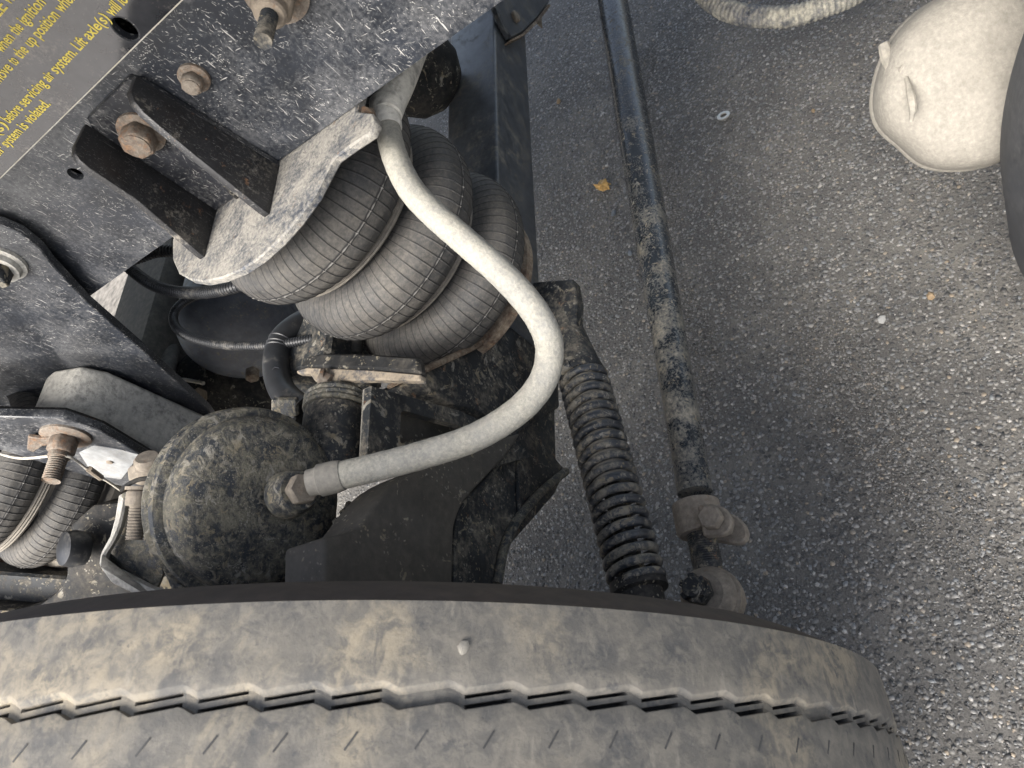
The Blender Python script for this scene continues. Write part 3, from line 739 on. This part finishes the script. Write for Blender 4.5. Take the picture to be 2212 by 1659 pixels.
def arm():
    A0, A1 = P(108, 800, X=.530), P(168, 786, X=.530)
    pts = [P(100, 812, X=.528), P(118, 797, X=.530), P(175, 787, X=.530), P(235, 800, X=.530), P(440, 893, X=.530), P(500, 930, X=.530)]
    nr = [p + Vector((-.080, .006, .0)) for p in pts]
    g = MB(); n = len(pts)
    dn = Vector((0, .06, -.045))
    V = pts + nr + [p + dn for p in nr] + [p + dn for p in pts]
    F = []
    for i in range(n - 1):
        for k in range(4):
            a, b = k * n, ((k + 1) % 4) * n
            F.append((a + i, a + i + 1, b + i + 1, b + i))
    F += [(0, n, 2 * n, 3 * n), (n - 1, 4 * n - 1, 3 * n - 1, 2 * n - 1)]
    return V, F
def bevelled(g, off, seg=2):
    bm = bmesh.new(); vs = [bm.verts.new(p) for p in g[0]]
    for f in g[1]: bm.faces.new([vs[i] for i in f])
    bmesh.ops.recalc_face_normals(bm, faces=bm.faces)
    bmesh.ops.bevel(bm, geom=[e for e in bm.edges if e.calc_face_angle(0) > .5], offset=off, segments=seg, profile=.5, affect='EDGES')
    bm.verts.index_update(); out = ([v.co.copy() for v in bm.verts], [[v.index for v in f.verts] for f in bm.faces]); bm.free(); return out
obj('arm_tube', bevelled(arm(), .008, 3), M['dusty_arm'], ar)
h2 = thing('lower_hanger', 'lower black plate with a rusty bolt and a bright metal tag', 'bracket', P(130, 970, X=.42))
LXp = .425
l1 = [(-420, 905), (0, 900), (135, 903), (170, 915), (215, 930), (340, 1003), (352, 1040), (300, 1062), (0, 972), (-420, 1010)]
obj('plate', prism([P(x, y, X=LXp) for x, y in l1], (.012, 0, 0), bevel=.0012), M['rail'], h2)
obj('plate_top', prism([P(x, y, X=LXp + .0135) for x, y in ((-420, 898), (0, 893), (138, 896), (175, 908), (222, 925), (345, 998), (340, 1006), (215, 932), (170, 917), (135, 905), (0, 902), (-420, 907))], (.010, 0, 0)), M['rail_rust'], h2)
obj('tag', prism([P(x, y, X=LXp - .0012) for x, y in ((171, 978), (205, 962), (262, 972), (298, 982), (283, 1008), (262, 1035), (220, 1030), (190, 1008))], (.001, 0, 0)), M['tag'], h2, 'bright octagonal metal tag')
obj('rivet', lathe([(0, .0045), (.0015, .004), (.002, .002)], P(237, 998, X=LXp - .0015), -XV, 14), M['zinc'], h2)
c = P(143, 940, X=LXp)
b_ = obj('bolt', lathe([(0, .029), (.003, .029), (.005, .026)], c, -XV, 32), M['bolt'], h2, 'big rusty bolt')
obj('nut', [hexhead(c - XV * .005, -XV, .029, .020, .25), lathe([(0, .0125), (.006, .0125)], c - XV * .025, -XV, 20)], M['bolt'], b_)
obj('thread', thread(c - XV * .030, -XV, .0105, .030, .003, 20), M['bolt'], b_)
obj('locking_tab', prism([P(x, y, X=LXp - .008) for x, y in ((60, 944), (88, 948), (116, 946), (118, 960), (92, 964), (72, 978), (58, 972))], (.005, 0, 0), bevel=.001), M['bolt'], b_)
cw = tag(obj('cable', [tube([P(x, y, X=LXp - z) for x, y, z in spline([(-20, 970, .015), (10, 983, .018), (50, 990, .022), (110, 985, .025), (140, 985, .03), (160, 992, .03), (200, 1022, .03), (230, 1038, .03), (262, 1060, .028)], 50)], .0017, 8)], M['wire']), 'thin pale cable strung past the rusty bolt of the lower plate', 'cable')
obj('splice', tube([P(192, 1013, X=LXp - .031), P(218, 1032, X=LXp - .031)], .0042, 8), M['zinc'], cw)
tw = tag(obj('wire_tie', tube([P(x, y, d=.68) for x, y in spline([(262, 1061, 0), (275, 1048, 0), (300, 1036, 0), (330, 1033, 0), (345, 1036, 0)], 16)[:, :2]], .0022, 8), M['black']), 'short dark wire twisted round the clamp lug of the chamber', 'wire')

# ---- second air spring far left
t2, a2 = bellows('lift_air_spring', 'smaller bellows air spring at the left edge beneath the lower plate', P(20, 1120, d=1.0), P(-10, 1010, d=1.03), (-.05, .0, 1), .125, .078, 2, .098, 74)
obj('lower_piston', lathe([(0, .05), (.0, .085), (.10, .07), (.13, .05)], Vector(P(-10, 1010, d=1.03)) - a2 * .118, -a2, 48), M['rubber'], t2)
obj('lower_ring', lathe([(-.010, .112), (-.005, .118), (.005, .118), (.010, .112)], Vector(P(-10, 1010, d=1.03)) - a2 * .122, a2, 64), M['rubber_b'], t2)
ca = thing('chamber_bracket', 'grimy black casting between the left bellows and the tyre', 'casting', P(150, 1180, d=.98))
obj('casting', prism([P(x, y, d=1.0) for x, y in ((150, 1135), (200, 1090), (300, 1080), (420, 1200), (440, 1320), (-60, 1400), (-200, 1300), (40, 1320), (85, 1305), (120, 1280), (142, 1245), (142, 1180))], IF * .05, bevel=.006, seg=2), M['black'], ca)
obj('rubber_pad', lathe([(-.015, .022), (0, .025), (.012, .022), (.016, .012)], P(158, 1185, d=.97), tocam(P(152, 1185, d=.97)) * .6 - IR * .7, 28), M['loom'], ca)
obj('lower_bar', prism([P(x, y, d=1.04) for x, y in ((-200, 1215), (0, 1236), (142, 1246), (200, 1280), (120, 1330), (0, 1340), (-200, 1330))], IF * .05, bevel=.004), M['mud2'], ca)
obj('drum', lathe([(-.05, .12), (0, .12)], P(60, 1330, d=1.12), tocam(P(60, 1300, d=1.1)), 40), M['drum'], ca)

# ---- conduits and hoses behind
def conduit(name, label, pts, r, pitch, mat, cat='conduit', amp=.12, n=16):
    pa = [P(x, y, d=d) for x, y, d in spline(pts, 70)]
    pa = resample(pa, pitch / 4)
    o = obj(name, tube(pa, lambda i, L: r * (1 + (amp if i % 4 in (0, 1) else 0)), n), M[mat], ang=25)
    return tag(o, label, cat, None)
conduit('conduit', 'corrugated black conduit dropping from the rail to behind the foot plate', [(262, 560, 1.0), (290, 588, 1.0), (330, 615, .99), (380, 630, .98), (440, 632, .96), (500, 622, .94), (560, 600, .94)], .0076, .0038, 'loom')
conduit('conduit', 'thin corrugated black conduit looping in front of the round air tank', [(470, 625, 1.02), (415, 642, 1.03), (383, 665, 1.03), (375, 692, 1.02), (392, 718, 1.0), (440, 738, .98), (510, 747, .96), (590, 745, .94), (660, 735, .93), (715, 725, .93)], .0058, .0036, 'loom')
conduit('conduit', 'short grey corrugated conduit tucked between the rail edge and the foot plate', [(280, 562, 1.1), (320, 548, 1.1), (350, 542, 1.1), (400, 545, 1.1), (460, 560, 1.1)], .009, .005, 'loom')
rh = [(668, 690, .98), (640, 705, .965), (612, 730, .95), (598, 765, .935), (597, 805, .915), (608, 840, .895), (630, 866, .875), (660, 885, .86)]
rp = [P(x, y, d=d) for x, y, d in spline(rh, 70)]
rb = tag(obj('rubber_hose', tube(rp, .0165, 28), M['loom']), 'fat black rubber hose bending down to the barrel cap', 'hose')
for k in (22, 25, 27):
    d_ = (rp[k + 1] - rp[k - 1]).normalized()
    obj('band', lathe([(-.001, .0166), (0, .0175), (.001, .0166)], rp[k], d_, 28, caps=False), M['loom'], rb)
obj('hose_clip', box(P(622, 878, d=.86), IR * .016, ID * .011, IF * .014, .003), M['mud'], rb)
# embossed letters on the hose
def emboss(text, a, b, d, cap, parent, mat):
    A, B = P(*a, d=d), P(*b, d=d)
    cu = bpy.data.curves.new('t', 'FONT'); cu.body = text; cu.size = 1; cu.extrude = .05
    o = bpy.data.objects.new('t', cu); C.objects.link(o); bpy.context.view_layer.update()
    me = bpy.data.meshes.new_from_object(o.evaluated_get(bpy.context.evaluated_depsgraph_get())); bpy.data.objects.remove(o); bpy.data.curves.remove(cu)
    xs = [v.co.copy() for v in me.vertices]; w_ = max(v.x for v in xs); u = (B - A); nz = tocam(A); vv = nz.cross(u.normalized())
    out = [A + u * (v.x / w_) + vv * (v.y / .7 * cap) + nz * (v.z * .02) for v in xs]
    g = MB(); g.add(out, [tuple(p.vertices) for p in me.polygons]); bpy.data.meshes.remove(me)
    return obj('lettering', g, mat, parent)
emboss('GO', (588, 792), (590, 818), .897, .0085, rb, M['loom'])

tk = thing('air_tank', 'round black air tank end behind the thin conduit', 'tank', P(515, 730, d=1.33))
tc_ = P(518, 716, d=1.34); tn = (tocam(tc_) * .74 + ID * .62 - IR * .1).normalized()
obj('tank_shell', lathe([(-.45, .112), (-.006, .112), (-.002, .1085), (.002, .110), (.016, .104), (.026, .090), (.033, .066), (.037, .036), (.038, .004)], tc_, tn, 64), M['tank'], tk)
obj('drain_plug', [hexhead(P(545, 800, d=1.27), tocam(tc_) + ID, .022, .02, 0)], M['edge_rust'], tk)
xm = thing('cross_member', 'grey dusty box beam crossing the truck behind the bellows', 'beam', P(330, 690, Z=.5))
yA = P(340, 628, Z=.62).y
obj('box_section', prism([Vector((.4, yA, .50)), Vector((.4, yA + .17, .50)), Vector((.4, yA + .17, .62)), Vector((.4, yA, .62))], (2.2, 0, 0), bevel=.005), M['cross'], xm)
pi_ = tag(obj('cross_pipe', tube([P(358, 815, d=1.38), P(376, 735, d=1.5), P(400, 620, d=1.7), P(430, 480, d=2.0)], .016, 24), M['cross']), 'pale dusty pipe standing between the box beam and the air tank', 'pipe')
bp_ = tag(obj('brake_line', tube([P(365, 818, d=1.36), P(400, 820, d=1.34), P(440, 828, d=1.32)], .0035, 8), M['wire']), 'thin pale brake line below the foot of the cross pipe', 'brake line')
ds = thing('differential', 'dark axle housing in the shadow under the air tank', 'axle', P(500, 840, d=1.5))
obj('housing', lathe([(-.1, .03), (-.08, .10), (0, .13), (.06, .12), (.12, .07)], P(500, 870, d=1.5), tocam(P(500, 870, d=1.5)), 40), M['black'], ds)
obj('cover_bolt', [hexhead(P(430, 855, d=1.36), tocam(P(430, 855, d=1.3)), .028, .02, 0)], M['edge_rust'], ds)

# ---- things in the gap at the top
bs = thing('bump_stop', 'dark round rubber bump stop hanging behind the hose elbow', 'bump stop', P(905, 150, d=1.30))
bcn = P(905, 158, d=1.32)
obj('rubber', lathe([(-.12, .080), (-.05, .088), (.0, .082), (.04, .068), (.065, .042), (.072, .004)], bcn, -UPV * .8 + IR * .0 - YV * .3, 48), M['black'], bs)
obj('cup', lathe([(-.14, .05), (-.12, .072), (-.09, .074)], bcn, -UPV * .8 - YV * .3, 48), M['mud2'], bs)
rbk = thing('rusty_tab', 'rust edged black tab beside the beam under the rail', 'bracket', P(950, 130, d=1.30))
obj('tab', prism([P(x, y, d=1.28) for x, y in ((930, 100), (962, 95), (975, 110), (975, 180), (962, 178), (945, 150), (930, 130))], IF * .02, bevel=.003), M['edge_rust'], rbk)
ub = thing('beam_bracket', 'blue black bracket with a round bolt clamped on the beam', 'bracket', P(1110, 60, Y=.45))
obj('plate', prism([P(x, y, Y=.455) for x, y in ((1040, -60), (1048, -10), (1072, 12), (1082, 40), (1098, 70), (1106, 82), (1130, 70), (1162, 38), (1186, 6), (1220, -60))], (0, .014, 0), bevel=.003), M['beam'], ub)
obj('rust_edge', prism([P(x, y, Y=.452) for x, y in ((1106, 84), (1130, 72), (1162, 40), (1186, 8), (1190, 12), (1166, 44), (1134, 76), (1108, 88))], (0, .018, 0)), M['edge_rust'], ub)
obj('bolt', lathe([(0, .0115), (.006, .0115), (.008, .009)], P(1111, 38, Y=.4545), -YV, 24), M['clamp'], ub)
obj('rubber_pad', [box(P(1152 + 3 * k, 30 + 3 * k, Y=.475 + .004 * k), XV * .02, YV * .0015, UPV * .012, .0008) for k in range(5)], M['clamp'], ub)

# ---- near end: drive wheel, dusty chamber, ribbed hose
dc = thing('spring_chamber', 'beige dust coated round brake chamber hanging over the asphalt', 'brake chamber', P(2110, 170, d=.66))
dcc = P(2090, 178, d=.69); dn_ = (tocam(dcc) * .96 + IR * .20 - ID * .08).normalized()
def lumpy(g):
    out = []
    for v in g[0]:
        q = v - dcc; h = q.dot(dn_); r_ = q - dn_ * h
        phi = math.degrees(math.atan2(r_.dot(ID), r_.dot(IR))) % 360
        f = 1 - .075 * math.exp(-((phi - 131) / 20) ** 2) + .012 * math.sin(math.radians(phi * 3 + 40)) + .006 * math.sin(math.radians(phi * 7))
        out.append(dcc + dn_ * (h + .0025 * math.sin(math.radians(phi * 2))) + r_ * f)
    return out, g[1]
obj('housing', lumpy(lathe([(-.11, .060), (-.10, .072), (-.03, .078), (-.012, .0815), (.004, .0815), (.020, .0805), (.034, .077), (.046, .069), (.053, .056), (.0575, .040), (.060, .022), (.061, .003)], dcc, dn_, 96)), M['beige'], dc)
obj('clamp_band', lumpy(lathe([(-.022, .079), (-.020, .0830), (-.008, .0838), (-.004, .0815)], dcc, dn_, 96)), M['beige'], dc)
lt = [P(1909, 96, d=.690), P(1918, 122, d=.688), P(1932, 146, d=.680), P(1955, 150, d=.664)]
obj('latch', tube([Vector(p) for p in spline(lt, 16)], lambda i, L: .0050 + .0022 * math.sin(i / 15 * math.pi), 10), M['cross'], dc, 'bent strap latch on the rim')
sl_ = [P(1958, 168, d=.661), P(1966, 200, d=.653), P(1972, 236, d=.650), P(1968, 262, d=.655)]
obj('seam', tube([Vector(p) for p in spline(sl_, 20)], lambda i, L: .0018 + .0022 * math.sin(i / 19 * math.pi) ** 2, 10), M['cross'], dc)
dw = thing('drive_wheel', 'black drive tyre edge at the right border of the view', 'wheel', (.33, -.60, 0))
prof = [(-.14, .30), (-.145, .38), (-.135, .45), (-.115, .485), (-.06, .498), (.06, .498), (.115, .485), (.135, .45), (.145, .38), (.14, .30)]
obj('tyre', lathe(prof, (.375, -.586, .5), XV, 160), M['rubber_n'], dw)
obj('rim', lathe([(-.12, .05), (-.12, .29), (.12, .29), (.12, .05)], (.375, -.586, .5), XV, 64), M['black'], dw)
rhp = [(1490, -60, 1.33), (1530, -4, 1.31), (1580, 26, 1.28), (1645, 36, 1.25), (1715, 34, 1.22), (1780, 14, 1.20), (1850, -16, 1.19), (1920, -70, 1.18)]
conduit('ribbed_hose', 'ribbed blue grey hose caked with tan dirt above the asphalt', rhp, .0165, .0085, 'loom_d', 'hose', .12, 24)

# ---- the tyre in front
wy, wz, WR = .6162, .5, .5
wh = thing('lift_axle_wheel', 'dusty grey brown worn tyre filling the foreground with one zigzag groove', 'wheel', (0, wy, 0))
PITCH = 92; PS = 12; NT = PITCH * PS
GC = .0565
def crown(x): return WR - .0005 - .22 * (x - (-.03)) ** 2 - 26 * max(0, x - .075) ** 3
rib_in = np.linspace(.106, .072, 7); rib_out = np.linspace(.042, -.17, 14)
# zigzag: angle grows towards the ground
th_ = np.arange(NT) * 2 * np.pi / NT
ph = (th_ * PITCH / (2 * np.pi)) % 1.0
saw = np.where(ph < .78, -.0019 + .0038 * ph / .78, .0019 - .0038 * (ph - .78) / .22)
pk = np.floor(th_ * PITCH / (2 * np.pi)).astype(int)
block = np.where((ph > .74) | (ph < .04) | (pk % 8 == 3), 1.0, 0.0)
def ring(x, r): return (x * np.ones(NT) if np.isscalar(x) else x), (r * np.ones(NT) if np.isscalar(r) else r)
hw = .0062
rows = []; tagw = []
side = [(.106, .4880), (.1085, .4868), (.1135, .4805), (.1205, .4695), (.128, .455), (.133, .434), (.136, .405), (.139, .38), (.138, .35), (.130, .315), (.118, .292)]
def add(x, r, wv=0.0):
    X_, R_ = ring(x, r); rows.append((X_, R_)); tagw.append(wv if not np.isscalar(wv) else np.full(NT, wv))
for x in rib_in: add(x, crown(x))
g0 = GC + saw
add(g0 + .0066, crown(GC + .006)); add(g0 + .0061, crown(GC) - .0004, -1.0); add(g0 + .0033, crown(GC) - .0030, -.9)
deep = np.where(block > 0, .0034, .0125); dk = np.where(block > 0, 0, .95)  # deep slots get the dark tone that stands for shade
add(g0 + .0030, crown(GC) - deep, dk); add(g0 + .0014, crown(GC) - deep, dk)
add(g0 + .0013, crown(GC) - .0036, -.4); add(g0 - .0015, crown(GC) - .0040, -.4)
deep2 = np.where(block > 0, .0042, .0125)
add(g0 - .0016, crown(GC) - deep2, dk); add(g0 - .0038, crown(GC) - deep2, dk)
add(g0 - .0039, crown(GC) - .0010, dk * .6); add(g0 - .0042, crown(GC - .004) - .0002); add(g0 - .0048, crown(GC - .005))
for x in rib_out: add(x, crown(x))
def revolve(rows, tagw):
    g = MB(); V = []; F = []; A = []
    for (X_, R_), wv in zip(rows, tagw):
        # angle 0 at the top, growing towards the camera and the ground
        V += [(X_[j], wy - R_[j] * math.sin(th_[j]), wz + R_[j] * math.cos(th_[j])) for j in range(NT)]; A += list(wv)
    for i in range(len(rows) - 1):
        for j in range(NT): F.append((i * NT + j, i * NT + (j + 1) % NT, (i + 1) * NT + (j + 1) % NT, (i + 1) * NT + j))
    g.add(V, F, A); return g
tyre = obj('tread', revolve(rows, tagw), M['tyre'], wh, ang=40, attr='tone')
obj('inner_sidewall', lathe([(x, r) for x, r in side], (0, wy, wz), XV, 200, caps=False), M['tyre_side'], wh, 'brown shadowed inner sidewall')
obj('outer_sidewall', lathe([(-.17, .4935), (-.18, .48), (-.195, .42), (-.19, .33), (-.175, .29)], (0, wy, wz), XV, 128, caps=False), M['tyre_side'], wh)
obj('rim', lathe([(.125, .10), (.118, .292), (.09, .285), (.07, .26), (-.10, .25), (-.17, .285)], (0, wy, wz), XV, 96, caps=False), M['black'], wh)
obj('brake_drum', lathe([(.02, .10), (.02, .21), (.115, .21), (.115, .10)], (0, wy, wz), XV, 64, caps=False), M['drum'], wh)
sp0 = None
for k in range(PITCH):
    a = (k + .35) * 2 * math.pi / PITCH
    if not (math.radians(2) < a < math.radians(100)): continue
    rad = Vector((0, -math.sin(a), math.cos(a))); tg = Vector((0, -math.cos(a), -math.sin(a)))
    d_ = (XV * .0040 + tg * .0028)
    cpt = Vector((.0365, wy, wz)) + rad * (crown(.0365) + .00005)
    o = obj('sipe_sliver', box(cpt, d_, rad * .00025, d_.cross(rad).normalized() * .0005, 0), M['slit'], tyre)  # dark sliver standing proud, painted shade in place of a cut
gp = P(1000, 1398, d=.45)
# a stone chip wedged in the inner rib
best = min(((p := P(1000, 1398, d=dd)), abs(math.hypot(p.y - wy, p.z - wz) - crown(min(.1, p.x)))) for dd in np.linspace(.3, .6, 300)) if False else None
for dd in np.linspace(.25, .7, 900):
    p = P(1000, 1398, d=dd)
    if math.hypot(p.y - wy, p.z - wz) < crown(p.x): break
v = IV * (1 + RNG.uniform(-.3, .3, (12, 1)))
g = MB(); g.add([p + Vector((q[0] * .0046, q[1] * .0036, q[2] * .0036)) for q in v], [tuple(f) for f in IFc])
obj('stone_chip', g, M['cross'], wh, 'grey stone chip wedged in the tread')

# ---- loose things on the asphalt
wa = P(1563, 250, Z=.004)
tag(obj('washer', lathe([(0, .0072), (0, .0145), (.0022, .0145), (.0028, .0138), (.0028, .0078), (.0022, .0072), (0, .0072)], wa - UPV * .001, (.15, -.1, 1), 36, caps=False), M['washer']), 'small zinc washer lying flat on the asphalt right of the tie rod', 'washer')
lf = P(1303, 403, Z=.008)
g = MB(); out = [(x * 1.25, y * 1.25) for x, y in [(-.016, -.004), (-.012, -.009), (-.009, -.013), (-.003, -.0095), (.002, -.011), (.008, -.014), (.011, -.009), (.017, -.006), (.013, .0), (.0145, .004), (.019, .010), (.012, .0095), (.006, .012), (.001, .009), (-.004, .010), (-.009, .0065), (-.013, .007), (-.0125, .001)]]
rot = .5; n_ = len(out)
V = [(lf.x + x * math.cos(rot) - y * math.sin(rot), lf.y + x * math.sin(rot) + y * math.cos(rot), .004 + .009 * math.sin(k * 1.7) ** 2) for k, (x, y) in enumerate(out)]
V2 = [(a, b, c_ + .0035) for a, b, c_ in V]; ctr = [(lf.x, lf.y, .0165), (lf.x, lf.y, .006)]
F = [(k, (k + 1) % n_, n_ + (k + 1) % n_, n_ + k) for k in range(n_)] + [(n_ + k, n_ + (k + 1) % n_, 2 * n_) for k in range(n_)] + [((k + 1) % n_, k, 2 * n_ + 1) for k in range(n_)]
g.add(V + V2 + ctr, F)
tag(obj('dry_leaf', g, M['leaf'], ang=20), 'crumpled orange brown dry leaf on the asphalt left of the tie rod', 'leaf')
def pebble(px, py_, r, mat, label):
    p = P(px, py_, Z=r * .4); v = IV * (1 + RNG.uniform(-.22, .22, (12, 1))) * np.array([1.15, .85, .7]) * r
    g = MB(); g.add([p + Vector(q) for q in v], [tuple(f) for f in IFc])
    tag(obj('pebble', g, M[mat], ang=25), label, 'pebble', 'loose pebbles on the asphalt')
pebble(1325, 461, .0085, 'stone_grey', 'blue grey round pebble just below the dry leaf')
pebble(1207, 218, .0085, 'stone_tan', 'tan pebble alone between the beam and the tie rod')
pebble(1361, 547, .007, 'stone_grey', 'grey pebble against the left side of the tie rod')
pebble(1757, 240, .005, 'stone_tan', 'tiny tan pebble right of the washer')
pebble(1888, 235, .006, 'stone_white', 'pale pebble close to the beige chamber')
pebble(2010, 640, .007, 'stone_tan', 'tan pebble in the open asphalt below the beige chamber')
pebble(1905, 690, .008, 'stone_white', 'pale flat pebble in the middle of the open asphalt')

# ================================================================ truck body above, out of view, added to block skylight
body = thing('unseen_truck_body', 'unseen truck body floor above the rails, added to block skylight', 'truck body', (1.0, .3, ZB + .30))
obj('floor', prism([Vector((.32, -2.5, ZB + .30)), Vector((2.05, -2.5, ZB + .30)), Vector((2.05, 2.6, ZB + .30)), Vector((.32, 2.6, ZB + .30))], (0, 0, .06)), M['black'], body)
